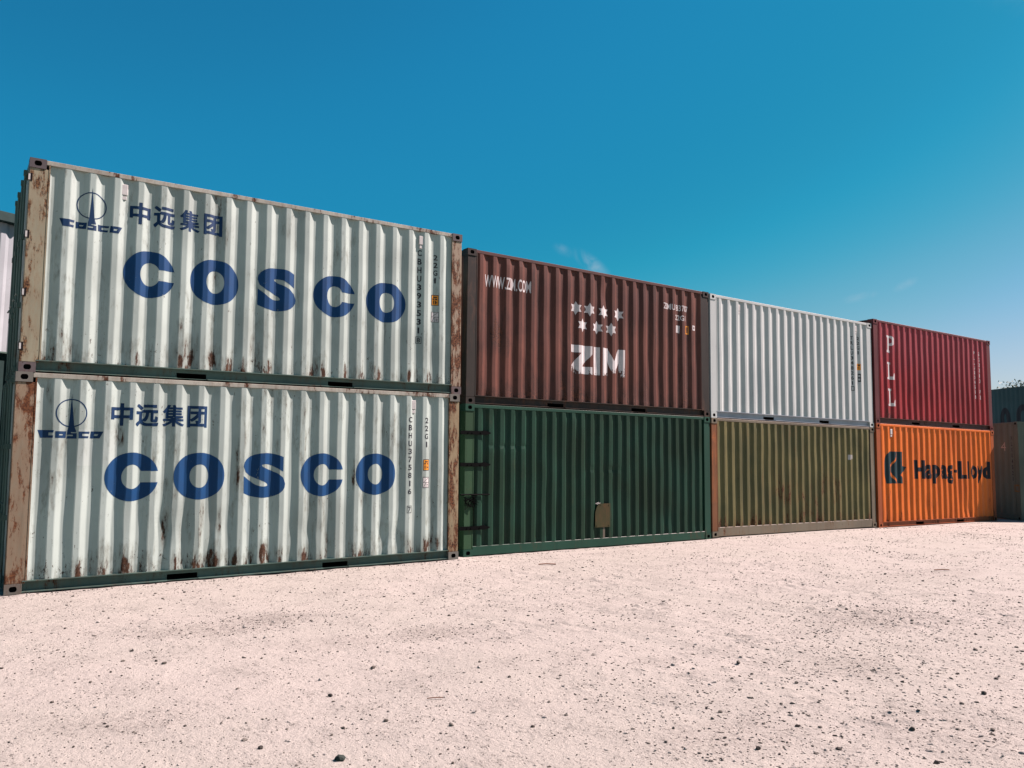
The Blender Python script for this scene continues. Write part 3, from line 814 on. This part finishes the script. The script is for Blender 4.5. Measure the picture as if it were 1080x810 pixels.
# --- red over orange
mat_red = paint('dark red container paint', (.34, .033, .036), .18, .6, .6, seed=23, fade=(.24, .026, .030), rough=.45, rust_a=(.12, .045, .035), rust_b=(.04, .02, .02), topfade=(.29, .060, .072),
                streak_dark=(.09, .015, .02))
mat_red_d = paint('dark maroon frame paint', (.13, .036, .038), .4, .5, .5, seed=24)
mat_red_b = paint('darker maroon rail paint', (.09, .045, .038), .3, .5, .4, seed=28)  # darker and browner than the frame paint
C7 = container(dict(H=2.6656, loc=(19.2934, .6186, .0031+2.6171), rz=.0028, ry=.0265/6.058, group=GROUP, panel=mat_red, post=mat_red_d, rail=mat_red_b, toprail=mat_red_d, cast=mat_red_d, pw=(.185, .185),
     rec=.055, forks=True, prof=prof(.390), seed=7, amp=.008, dents=[(1.6, .6, .5, .4, .012)], vents=[5.35], ventmat=mat_red_d,
     label='dark red container with three white letters one under another, stacked on the orange one'))
root, side = C7
Pp = [[(.585, 1.855), (.775, 1.855), (.775, 1.910), (.735, 1.925), (.735, 2.04), (.82, 2.04), (.90, 2.07), (.940, 2.13), (.940, 2.21), (.90, 2.27), (.82, 2.300), (.585, 2.300), (.585, 2.25), (.625, 2.235), (.625, 1.925), (.585, 1.910)],
      [(.735, 2.100), (.735, 2.240), (.79, 2.240), (.825, 2.215), (.835, 2.17), (.825, 2.125), (.79, 2.100)]]
def Lp(dx, dz): return [[(.585+dx, 1.155+dz), (.915+dx, 1.155+dz), (.940+dx, 1.325+dz), (.885+dx, 1.325+dz), (.845+dx, 1.235+dz), (.735+dx, 1.235+dz), (.735+dx, 1.540+dz), (.775+dx, 1.555+dz), (.775+dx, 1.605+dz), (.585+dx, 1.605+dz), (.585+dx, 1.555+dz), (.625+dx, 1.540+dz), (.625+dx, 1.215+dz), (.585+dx, 1.205+dz)]]
place(root, side, 'lettering', poly_bm([Pp]), M_whitec)
place(root, side, 'lettering', poly_bm([Lp(.005, 0)]), M_whitec)
place(root, side, 'lettering', poly_bm([Lp(.010, -.690)]), M_whitec)
place(root, side, 'id_code', column_text('PLLU204518', 5.165, .085, 2.23, .95, .03), M_whitec)
place(root, side, 'id_code', column_text('SG2210 72', 5.443, .085, 2.22, .95, .02), M_whitec)

mat_org = paint('orange container paint', (.76, .190, .026), .24, .45, .6, seed=25, fade=(.64, .150, .024), rust_a=(.30, .08, .03), rust_b=(.14, .045, .02), streak_dark=(.26, .06, .02), rough=.42,
                blobs=[(4.9, 2.25, .5, .14, .10), (2.6, .55, .4, .14, .08), (5.6, .5, .3, .3, .06)])
mat_org_r = paint('rust orange frame paint', (.36, .10, .032), .5, .5, .5, seed=26, rust_a=(.22, .08, .04))
C8 = container(dict(H=2.6171, loc=(19.2934, .6186, .0031), rz=.0028, ry=.0265/6.058, group=GROUP, panel=mat_org, post=mat_org_r, rail=mat_org_r, toprail=mat_org, cast=mat_org_r, pw=(.175, .165),
     rec=.030, rail_h=.14, forks=True, prof=prof(.336), seed=8, amp=.007, dents=[(3.9, 1.6, .2, .8, .014), (4.4, .4, .3, .3, .018), (2.3, .5, .3, .3, .010)], vents=[.70],
     label='bright orange container with dark lettering and emblem, on the ground under the dark red one'))
root, side = C8
for ch, xa_, xb_, za_, zb_ in (('H', 1.755, 2.247, 1.214, 1.708), ('a', 2.300, 2.620, 1.207, 1.592), ('p', 2.668, 3.020, 1.085, 1.590), ('a', 3.065, 3.375, 1.207, 1.592), ('g', 3.410, 3.745, 1.080, 1.590),
                               ('-', 3.790, 3.935, 1.385, 1.462), ('L', 4.015, 4.440, 1.214, 1.708), ('l', 4.500, 4.625, 1.214, 1.708), ('o', 4.672, 5.010, 1.207, 1.592), ('y', 5.020, 5.375, 1.085, 1.585), ('d', 5.400, 5.790, 1.207, 1.708)):
    place(root, side, 'lettering', text_bm(ch, xa_, xb_, za_, zb_, .040), M_hl)
s2 = lambda px, py: (.357+(px-75)/(245-75)*(1.217-.357), 1.914-(py-97)/(388-97)*(1.914-1.097))
em1 = [s2(*q) for q in ((120, 97), (172, 97), (178, 125), (165, 170), (140, 205), (122, 235), (122, 290), (138, 330), (165, 360), (178, 388), (92, 388), (82, 340), (75, 290), (75, 220), (82, 160), (98, 120))]
em2 = [s2(*q) for q in ((186, 97), (240, 97), (233, 140), (231, 226), (268, 236), (256, 275), (226, 292), (213, 312), (236, 338), (240, 388), (192, 388), (186, 362), (158, 325), (134, 282), (134, 240), (150, 212), (172, 182), (190, 130))]
place(root, side, 'emblem', poly_bm([em1, em2]), marking('blue grey emblem paint', (.007, .028, .034), .2, sc=20, seed=4))

# ------------------------------------------------------------------ ground
def base_h(x, y):
    pts = [(-30, 0), (.65, 0.0), (6.71, .048), (7.10, .006), (13.16, .012), (13.19, .040), (19.24, .022), (19.3, .002), (25.3, -.024), (60, -.02)]
    h = 0
    for (a, ha), (b, hb) in zip(pts, pts[1:]):
        if a <= x <= b: h = ha+(hb-ha)*(x-a)/(b-a); break
    f = max(0.0, 1-abs(y-.3)/2.6) if y < .3 else max(0.0, 1-abs(y-.3)/6.0)
    return h*f*f*(3-2*f)
def ground_h(x, y):
    h = base_h(x, y)
    near = max(0.0, min(1.0, (-y-.35)/1.4))
    h += near*(.030*mnoise.noise(Vector((x*.35, y*.5, 3.0))) + .012*mnoise.noise(Vector((x*1.3, y*1.6, 7.0))))
    h += (.25+.75*near)*.0045*mnoise.noise(Vector((x*5.0, y*5.0, 1.0)))
    # wheel ruts and clods running away from the row in the right foreground, scuffed drifts elsewhere
    rgt = max(0.0, min(1.0, (x*.80-y*.25-4.2)/1.6))*near
    h += rgt*.010*mnoise.noise(Vector((x*5.2+y*.9, y*.55, 12.0)))
    c1 = mnoise.noise(Vector((x*15+y*3, y*6.5, 31.0)))
    g1 = max(0.0, min(1.0, .25+1.5*mnoise.noise(Vector((x*.9, y*1.0, 17.0)))))*near
    h += max(0.0, c1-.13)*.046*g1*(.30+.9*rgt)
    c2 = mnoise.noise(Vector((x*27, y*25, 4.0)))
    h += max(0.0, c2-.17)*.030*near*(.22+.9*max(0.0, mnoise.noise(Vector((x*1.5, y*1.9, 8.0)))+.15))
    # dirt banked unevenly against the foot of the row
    foot = .0 if x < 6.9 else .48
    e = math.exp(-((y-foot)/.16)**2)
    h += e*(.010*mnoise.noise(Vector((x*1.7, 0, 2.0)))+.007*mnoise.noise(Vector((x*6.0, y*4, 2.5)))+.003)
    return h - .006
def axis(lo, a, b, hi, step):
    o = [a+step*i for i in range(int((b-a)/step)+1)]
    s = step; v = o[-1]
    while v < hi: s *= 1.35; v += s; o.append(min(v, hi))
    s = step; v = o[0]; pre = []
    while v > lo: s *= 1.35; v -= s; pre.append(max(v, lo))
    return pre[::-1]+o
gx = axis(-1500, -.8, 11.0, 2500, .026); gy = axis(-1500, -10.4, 1.0, 2500, .026)
bm = bmesh.new()
gv = [[bm.verts.new((x, y, ground_h(x, y) if -60 < x < 90 and -60 < y < 60 else -.006)) for y in gy] for x in gx]
for i in range(len(gx)-1):
    for j in range(len(gy)-1):
        bm.faces.new((gv[i][j], gv[i+1][j], gv[i+1][j+1], gv[i][j+1]))
for f in bm.faces: f.smooth = True

m, nt, b, out = new_mat('pale crushed limestone yard')
k = NT(nt); v = k.coords(); gxs, gys, gzs = k.sep(k.raw)
n_big = k.noise(v, .35, 4, .6); n_mid = k.noise(v, 2.2, 5, .65); n_fine = k.noise(v, 24, 6, .7); n_grit = k.noise(v, 90, 4, .7)
n_clod = k.noise(k.scale(v, (1.0, .55, 1)), 34, 5, .75, .3)
vt = k.scale(v, (1, .42, 1))
c = k.mix(k.ramp(n_big, .35, .65), (.268, .266, .236, 1), (.256, .258, .226, 1))
c = k.mix(k.math('MULTIPLY', k.ramp(n_mid, .48, .72), .45), c, (.195, .195, .172, 1))
c = k.mix(k.math('MULTIPLY', k.ramp(n_fine, .5, .8), .35), c, (.27, .272, .25, 1))
patch = k.ramp(n_big, 0, 1)
pm = None
for (px, py, rx, ry, am) in ((2.16, -3.19, .75, .35, 1.0), (2.75, -3.03, .6, .35, 1.1), (3.85, -4.32, .55, .35, .9), (2.99, -4.22, .5, .3, .6), (8.1, -6.1, 1.0, .6, .8), (6.16, -7.16, .5, .4, .7), (5.2, -8.4, .7, .5, .6), (3.9, -7.8, .6, .4, .6), (1.0, -5.6, .5, .3, .6), (12.0, -4.6, 1.6, .5, .5)):
    dx = k.math('DIVIDE', k.math('SUBTRACT', gxs, px), rx); dy = k.math('DIVIDE', k.math('SUBTRACT', gys, py), ry)
    d = k.math('MULTIPLY', k.ramp(k.math('ADD', k.math('MULTIPLY', dx, dx), k.math('MULTIPLY', dy, dy)), 1.2, .0), am)
    pm = d if pm is None else k.math('MAXIMUM', pm, d)
den = k.math('ADD', k.math('MULTIPLY', pm, .16), k.math('MULTIPLY', k.math('SUBTRACT', n_mid, .5), .25))
for sc, th, strength in ((62, .21, .75), (95, .20, .7), (170, .24, .6)):  # grit specks; the stretched ones also paint in short ridge shadows
    vo = k.n.new('ShaderNodeTexVoronoi'); vo.inputs['Scale'].default_value = sc; k.lk(vt if sc < 100 else v, vo.inputs['Vector'])
    vo.inputs['Randomness'].default_value = 1
    rnd = k.sep(vo.outputs['Color'])[0]
    gate = k.ramp(k.math('ADD', rnd, den), .80, .87)
    spot = k.math('MULTIPLY', k.ramp(vo.outputs['Distance'], th*1.6, th*.9), gate)
    c = k.mix(k.math('MULTIPLY', spot, strength), c, (.028, .028, .024, 1))
c = k.mix(k.math('MULTIPLY', k.math('MULTIPLY', pm, k.ramp(n_fine, .42, .60)), .42), c, (.085, .078, .066, 1))
k.lk(c, b.inputs['Base Color']); b.inputs['Roughness'].default_value = .95; b.inputs['Specular IOR Level'].default_value = .1
h = k.math('ADD', k.math('ADD', k.math('MULTIPLY', n_fine, .8), k.math('MULTIPLY', n_grit, .35)), k.math('MULTIPLY', n_mid, 1.2))
clod = k.math('MULTIPLY', k.ramp(n_clod, .58, .70), k.ramp(k.math('ADD', n_mid, k.math('MULTIPLY', pm, .12)), .42, .62))
h = k.math('ADD', h, k.math('MULTIPLY', clod, .9))
k.bump(h, .9, .022, b)
g = link_mesh('ground', bm, m)
tag(g, None, None, kind='structure')
g['label'] = 'pale pinkish crushed stone yard'; g['category'] = 'ground'

# ------------------------------------------------------------------ loose stones
def stone_pts(rr, n):
    ico = [(0, 0, 1)]
    pts = []
    for i in range(n):
        z = 1-2*(i+.5)/n; r = math.sqrt(1-z*z); t = i*2.39996
        pts.append(Vector((r*math.cos(t), r*math.sin(t), z))*rr.uniform(.72, 1.12))
    return pts
def hull_mesh(rr, n):
    b2 = bmesh.new()
    for p in stone_pts(rr, n): b2.verts.new(p)
    bmesh.ops.convex_hull(b2, input=b2.verts[:])
    for vv in [q for q in b2.verts if not q.link_faces]: b2.verts.remove(vv)
    b2.verts.index_update()
    d = ([q.co.copy() for q in b2.verts], [[q.index for q in f.verts] for f in b2.faces]); b2.free(); return d
def stone_mat(name, a, bcol):
    m, nt, b, out = new_mat(name); k = NT(nt); v = k.coords()
    n = k.noise(v, 1.7, 3, .6); f = k.noise(v, 60, 4, .65)
    c = k.mix(k.ramp(n, .35, .65), (*a, 1), (*bcol, 1)); c = k.mix(k.math('MULTIPLY', k.ramp(f, .5, .7), .5), c, tuple(q*1.6 for q in a)+(1,))
    k.lk(c, b.inputs['Base Color']); b.inputs['Roughness'].default_value = .9; k.bump(f, .4, .01, b); return m
M_st = [stone_mat('dark pebble', (.020, .020, .017), (.05, .049, .042)), stone_mat('grey brown pebble', (.045, .044, .036), (.11, .108, .092)), stone_mat('pale pebble', (.185, .186, .168), (.235, .236, .212))]
rr = random.Random(11)
protos = [hull_mesh(rr, n) for n in (9, 10, 11, 12, 13, 14, 10, 12)]
patches = [(2.16, -3.19, .8, .4, 1.0), (2.75, -3.03, .7, .4, 1.1), (3.85, -4.32, .6, .4, .9), (8.1, -6.1, 1.3, .8, .8), (6.16, -7.16, .7, .5, .8), (5.2, -8.4, 1.0, .6, .8), (3.9, -7.8, .8, .5, .8), (2.6, -6.6, .6, .4, .4)]
verts, faces, mids = [], [], []
def add_stone(x, y, s, mi):
    pv, pf = rr.choice(protos)
    a = rr.uniform(0, 6.28)
    sx, sy, sz = s*rr.uniform(.8, 1.4), s*rr.uniform(.55, 1.0), s*rr.uniform(.5, .85)
    if x*.80-y*.25 > 4.6 and y < -1.5 and s < .013 and rr.random() < .6:      # clods drawn out along the wheel ruts
        a = rr.gauss(-1.30, .40); sx *= rr.uniform(1.1, 1.9); sy *= .85
    ca, sa = math.cos(a), math.sin(a)
    z = ground_h(x, y)+sz*.22
    o = len(verts)
    for p in pv: verts.append((x+(p.x*sx)*ca-(p.y*sy)*sa, y+(p.x*sx)*sa+(p.y*sy)*ca, z+p.z*sz))
    for f in pf: faces.append([o+i for i in f]); mids.append(mi)
cnt = 0
while cnt < 26000:
    x = rr.uniform(-1.5, 24); y = rr.uniform(-10.8, -.02 if rr.random() < .9 else .2)
    d = Vector((x, y, 0))-CAM
    zc = d.dot(fw)
    if zc < 3.8 or abs(d.dot(rt))/zc > .66: continue
    if y > -.03 and x < 6.8: continue
    dens = .30+.55*max(0, mnoise.noise(Vector((x*.8, y*1.1, 20))))+.35*max(0, mnoise.noise(Vector((x*2.6, y*2.9, 2))))
    if x*.567+y*.0 > 1.9 and y < -6.0: dens += .22
    for (px, py, rx, ry, am) in patches:
        q = ((x-px)/rx)**2+((y-py)/ry)**2
        if q < 3: dens += am*math.exp(-q)
    if rr.random() > dens/1.3: continue
    s = min(.021, .0034*math.exp(abs(rr.gauss(0, .60))))
    if y > -.6 and rr.random() < .5: s = min(s, .008)
    u = rr.random()
    add_stone(x, y, s, 0 if u < (.30 if s < .010 else .08) else (1 if u < .62 else 2)); cnt += 1
# a drift of crumbs along the foot of the row
for i in range(900):
    x = rr.uniform(.4, 25.2); y = -.05-abs(rr.gauss(0, .10))+(.46 if x > 7.1 else 0)
    add_stone(x, y, rr.uniform(.004, .016), rr.choice((0, 1, 2, 2)))
me = bpy.data.meshes.new('gravel'); me.from_pydata(verts, [], faces)
for q in M_st: me.materials.append(q)
me.polygons.foreach_set('material_index', mids); me.update()
gr = bpy.data.objects.new('gravel', me); COL.objects.link(gr)
gr['kind'] = 'stuff'; gr['label'] = 'small dark and grey pebbles scattered over the pale yard'; gr['category'] = 'gravel'

def big_stone(x, y, s, mat, label, group='larger loose stones on the yard'):
    r2 = random.Random(hash((round(x*100), round(y*100))) & 0xffff)
    b2 = bmesh.new()
    for p in stone_pts(r2, 22): b2.verts.new((p.x*s*r2.uniform(.95, 1.1), p.y*s*.8, p.z*s*.62+s*.33))
    bmesh.ops.convex_hull(b2, input=b2.verts[:])
    for vv in [q for q in b2.verts if not q.link_faces]: b2.verts.remove(vv)
    o = link_mesh('stone', b2, mat)
    o.location = (x, y, ground_h(x, y)); o.rotation_euler = (0, 0, r2.uniform(0, 6))
    tag(o, label, 'stone', group)
M_big = stone_mat('dark green grey stone', (.016, .026, .021), (.038, .045, .040))
big_stone(1.86, -6.88, .034, M_big, 'largest dark greenish stone, at the bottom edge left of the middle')
big_stone(2.87, -5.14, .024, M_st[1], 'dark stone alone on clean ground below the dark green container')
big_stone(2.27, -5.74, .020, M_st[0], 'small dark stone left of centre, above the largest greenish stone')
big_stone(3.90, -8.03, .021, M_st[0], 'flat dark stone at the bottom edge right of the middle')
big_stone(4.97, -8.33, .022, M_st[1], 'dark oval stone low in the right foreground')
big_stone(6.16, -8.18, .024, M_st[1], 'grey brown stone at the right edge of the foreground')
big_stone(2.35, -6.44, .019, M_st[1], 'dark stone right of the largest greenish stone')
big_stone(1.56, -6.47, .018, M_st[0], 'small dark stone left of the largest greenish stone')

def twig(pts, r, label):
    b2 = bmesh.new()
    for a, c in zip(pts, pts[1:]): tube(b2, a, c, r, 6)
    o = link_mesh('twig', b2, M_twig); tag(o, label, 'twig', 'dry twigs on the yard')
M_twig = plain('dry wood', (.16, .10, .07), .8)
twig([(2.78, -6.18, .006), (2.82, -6.20, .010), (2.88, -6.225, .008)], .004, 'thin dry twig lying in the foreground near the middle')
twig([(7.58, -.95, .02), (7.70, -.98, .024), (7.84, -1.04, .016)], .010, 'dry stick lying in front of the dark green container')
twig([(12.45, -4.45, .015), (12.55, -4.50, .02), (12.66, -4.56, .015)], .009, 'dry stick on open ground at the right side of the yard')

# ------------------------------------------------------------------ what stands behind
def ray_at(px, py, depth):
    d = fw + rt*((px-540)/863.73) - up*((py-405)/863.73)
    return CAM + d*depth

# grey high container, turned, just past the orange one
mat_gry = paint('weathered grey container paint', (.115, .160, .125), .22, .6, .4, seed=31, fade=(.088, .125, .10), spots=.5, rust_a=(.20, .10, .05))
A = ray_at(1077.5, 549, 23.9); A.z = 0
ang = R(90-32)           # the long wall runs back and to the left as seen from the yard
# local +x runs from the far end to the near corner; its near wall (local y=0) faces the yard
dirx = Vector((-math.cos(ang), -math.sin(ang), 0))
G1 = container(dict(H=2.896, loc=tuple(A-dirx*L+Vector((0, 0, -.02))), rz=math.atan2(dirx.y, dirx.x), panel=mat_gry, post=mat_gry, rail=mat_gry, cast=mat_gry, pw=(.20, .20), rec=0, rail_h=.16,
     prof=dict(phase=.30, pitch=.278, wo=.072, ws=.068, wi=.070, depth=.007), seed=9, amp=.004,
     label='weathered grey container in shade, at an angle just past the orange container'))
root, side = G1

def on_wall(root, px, py):
    # where the sight line through a point of the photograph meets the near wall
    mw = Matrix.Translation(root.location) @ root.rotation_euler.to_matrix().to_4x4()
    im = mw.inverted(); o_ = im @ CAM; q_ = im @ ray_at(px, py, 10.0); d_ = q_-o_
    t_ = -o_.y/d_.y; return o_.x+d_.x*t_, o_.z+d_.z*t_
gx0, gz0 = on_wall(root, 1058, 471)
place(root, side, 'id_code', text_bm('4', gx0-.12, gx0+.12, gz0-.13, gz0+.13, .0), marking('pale chalk mark', (.24, .25, .22), .3))
gx1, gz1 = on_wall(root, 1066.5, 462); _, gz2 = on_wall(root, 1066.5, 505)
place(root, side, 'id_code', column_text('HLXU4521', gx1, .07, gz1, gz2, .02), M_idblk)
gx3, gz3 = on_wall(root, 1072.5, 515)
place(root, side, 'warning_label', poly_bm(rects([(gx3-.11, gx3+.11, gz3-.11, gz3+.11)])), plain('faded orange label', (.13, .075, .022), .6))

mat_teal = paint('dark teal container paint', (.03, .085, .095), .08, .4, .2, seed=32, fade=(.025, .07, .078), spots=.2)
B = ray_at(1100, 482, 36.0); B.z = 0
ang2 = R(90-26)
dirx2 = Vector((-math.cos(ang2), -math.sin(ang2), 0))
far = []
for lev, lab in ((0, 'dark teal container at ground level, nearly all hidden by the grey one'), (1, 'dark teal container with black graffiti, high up behind the grey one')):
    far.append(container(dict(H=2.591, loc=tuple(B-dirx2*L+Vector((0, 0, 2.591*lev-.02))), rz=math.atan2(dirx2.y, dirx2.x), panel=mat_teal, post=mat_teal, rail=mat_teal, cast=mat_teal, pw=(.17, .17), rec=0, rail_h=.15,
        prof=prof(.30, depth=.012), seed=10+lev, amp=.003, label=lab, group='teal containers at the far right')))

# graffiti: fat black arches along the foot of the upper teal container
root, side = far[1]
def arch(x, w, z0, h, t):
    o = [(x, z0), (x, z0+h*.55)]+ell(x+w/2, z0+h*.55, w/2, h*.45, 14, 2, math.pi, 0, True)[1:-1]+[(x+w, z0+h*.55), (x+w*1.05, z0+h*.30), (x+w*1.05-t, z0+h*.25), (x+w-t, z0+h*.5)]
    o += ell(x+w/2, z0+h*.52, w/2-t, h*.45-t, 14, 2, 0, math.pi, True)[1:-1]+[(x+t, z0+h*.5), (x+t, z0)]
    return o
for gx_, gw, gh in ((3.62, .62, 1.05), (4.62, .80, 1.15), (5.35, .5, .8)):
    place(root, side, 'graffiti', poly_bm([arch(gx_, gw, .62, gh, .25)]), M_idblk)

# tree
def tree(x, y, h):
    root = new_empty('tree', (x, y, -.01)); tag(root, 'green leafy tree rising behind the dark teal containers', 'tree')
    r2 = random.Random(4)
    bm = bmesh.new(); tips = []
    def limb(p, d, ln, r, lev):
        n = 3
        for i in range(n):
            q = p+d*ln/n; tube(bm, p, q, r*(1-.2*i), 7); p = q
            d = (d+Vector((r2.uniform(-.2, .2), r2.uniform(-.2, .2), .05))).normalized()
        if lev == 0 or ln < .5: tips.append(p); return
        for j in range(4):
            dd = (d+Vector((r2.uniform(-.9, .9), r2.uniform(-.9, .9), r2.uniform(-.1, .5)))).normalized()
            limb(p, dd, ln*r2.uniform(.55, .75), r*.55, lev-1)
        tips.append(p)
    limb(Vector((0, 0, 0)), Vector((0, 0, 1)), h*.42, .16, 3)
    link_mesh('trunk', bm, plain('tree bark', (.09, .07, .05), .9), root)
    bm = bmesh.new()
    for t in tips:
        for i in range(60):
            c = t+Vector((r2.gauss(0, .32), r2.gauss(0, .32), r2.gauss(.05, .26)))
            if c.z > h: continue
            a = Vector((r2.uniform(-1, 1), r2.uniform(-1, 1), r2.uniform(-1, 1))).normalized(); e = a.orthogonal().normalized(); s = r2.uniform(.05, .10)
            vs_ = [bm.verts.new(c+a*s), bm.verts.new(c+e*s*.5), bm.verts.new(c-a*s), bm.verts.new(c-e*s*.5)]
            bm.faces.new(vs_)
    link_mesh('crown', bm, plain('tree leaves', (.05, .085, .035), .6, .5, 2.0), root)
T = ray_at(1100, 482, 44.0)
tree(T.x, T.y, 6.3)

# shed behind the left end of the row
mat_clad = paint('white shed cladding', (.46, .54, .56), .05, .3, .1, seed=33, spots=.2)
mat_shed_d = plain('dark green shed paint', (.010, .030, .028), .6)
P0 = ray_at(13.5, 372, 12.6)
sx1 = P0.x
SR = R(22)
sroot = new_empty('storage_shed', (sx1-3.0*math.cos(SR), P0.y-3.0*math.sin(SR), -.01), SR); tag(sroot, 'white clad shed with dark green eaves beam behind the left end of the row', 'shed')
zsplit = P0.z+.01; ztop = zsplit+1.98
bm = bmesh.new(); prev = None
x = -3.0
while x < 3.0:
    for (dx_, d) in ((0, 0), (.07, 0), (.13, .035), (.20, .035), (.26, 0)):
        xx = min(3.0, x+dx_)
        cur = [bm.verts.new((xx, d, z)) for z in (zsplit, ztop)]
        if prev: bm.faces.new((prev[0], cur[0], cur[1], prev[1]))
        prev = cur
    x += .26
link_mesh('cladding', bm, mat_clad, sroot)
bm = bmesh.new(); box(bm, -3.0, 3.0, .05, 5.0, 0, zsplit-.03); link_mesh('lower_wall', bm, mat_shed_d, sroot)
bm = bmesh.new(); box(bm, -3.0, 3.0, -.02, .12, zsplit-.025, zsplit-.002); link_mesh('drip_sill', bm, mat_cos_rail, sroot)
bm = bmesh.new(); box(bm, -3.15, 3.05, -.11, .10, ztop+.002, ztop+.15, bev=.006); link_mesh('eaves_beam', bm, mat_shed_d, sroot)
bm = bmesh.new(); box(bm, -3.0, 3.0, .11, 5.0, ztop+.01, ztop+.06); link_mesh('roof', bm, mat_shed_d, sroot)
bm = bmesh.new(); box(bm, -3.0, 3.0, .06, 5.0, zsplit, ztop); link_mesh('upper_wall', bm, mat_clad, sroot)
bm = bmesh.new(); box(bm, 3.002, 3.09, -.03, .10, 0, ztop); link_mesh('corner_post', bm, mat_shed_d, sroot)
print('shed at', P0, 'top', ztop)
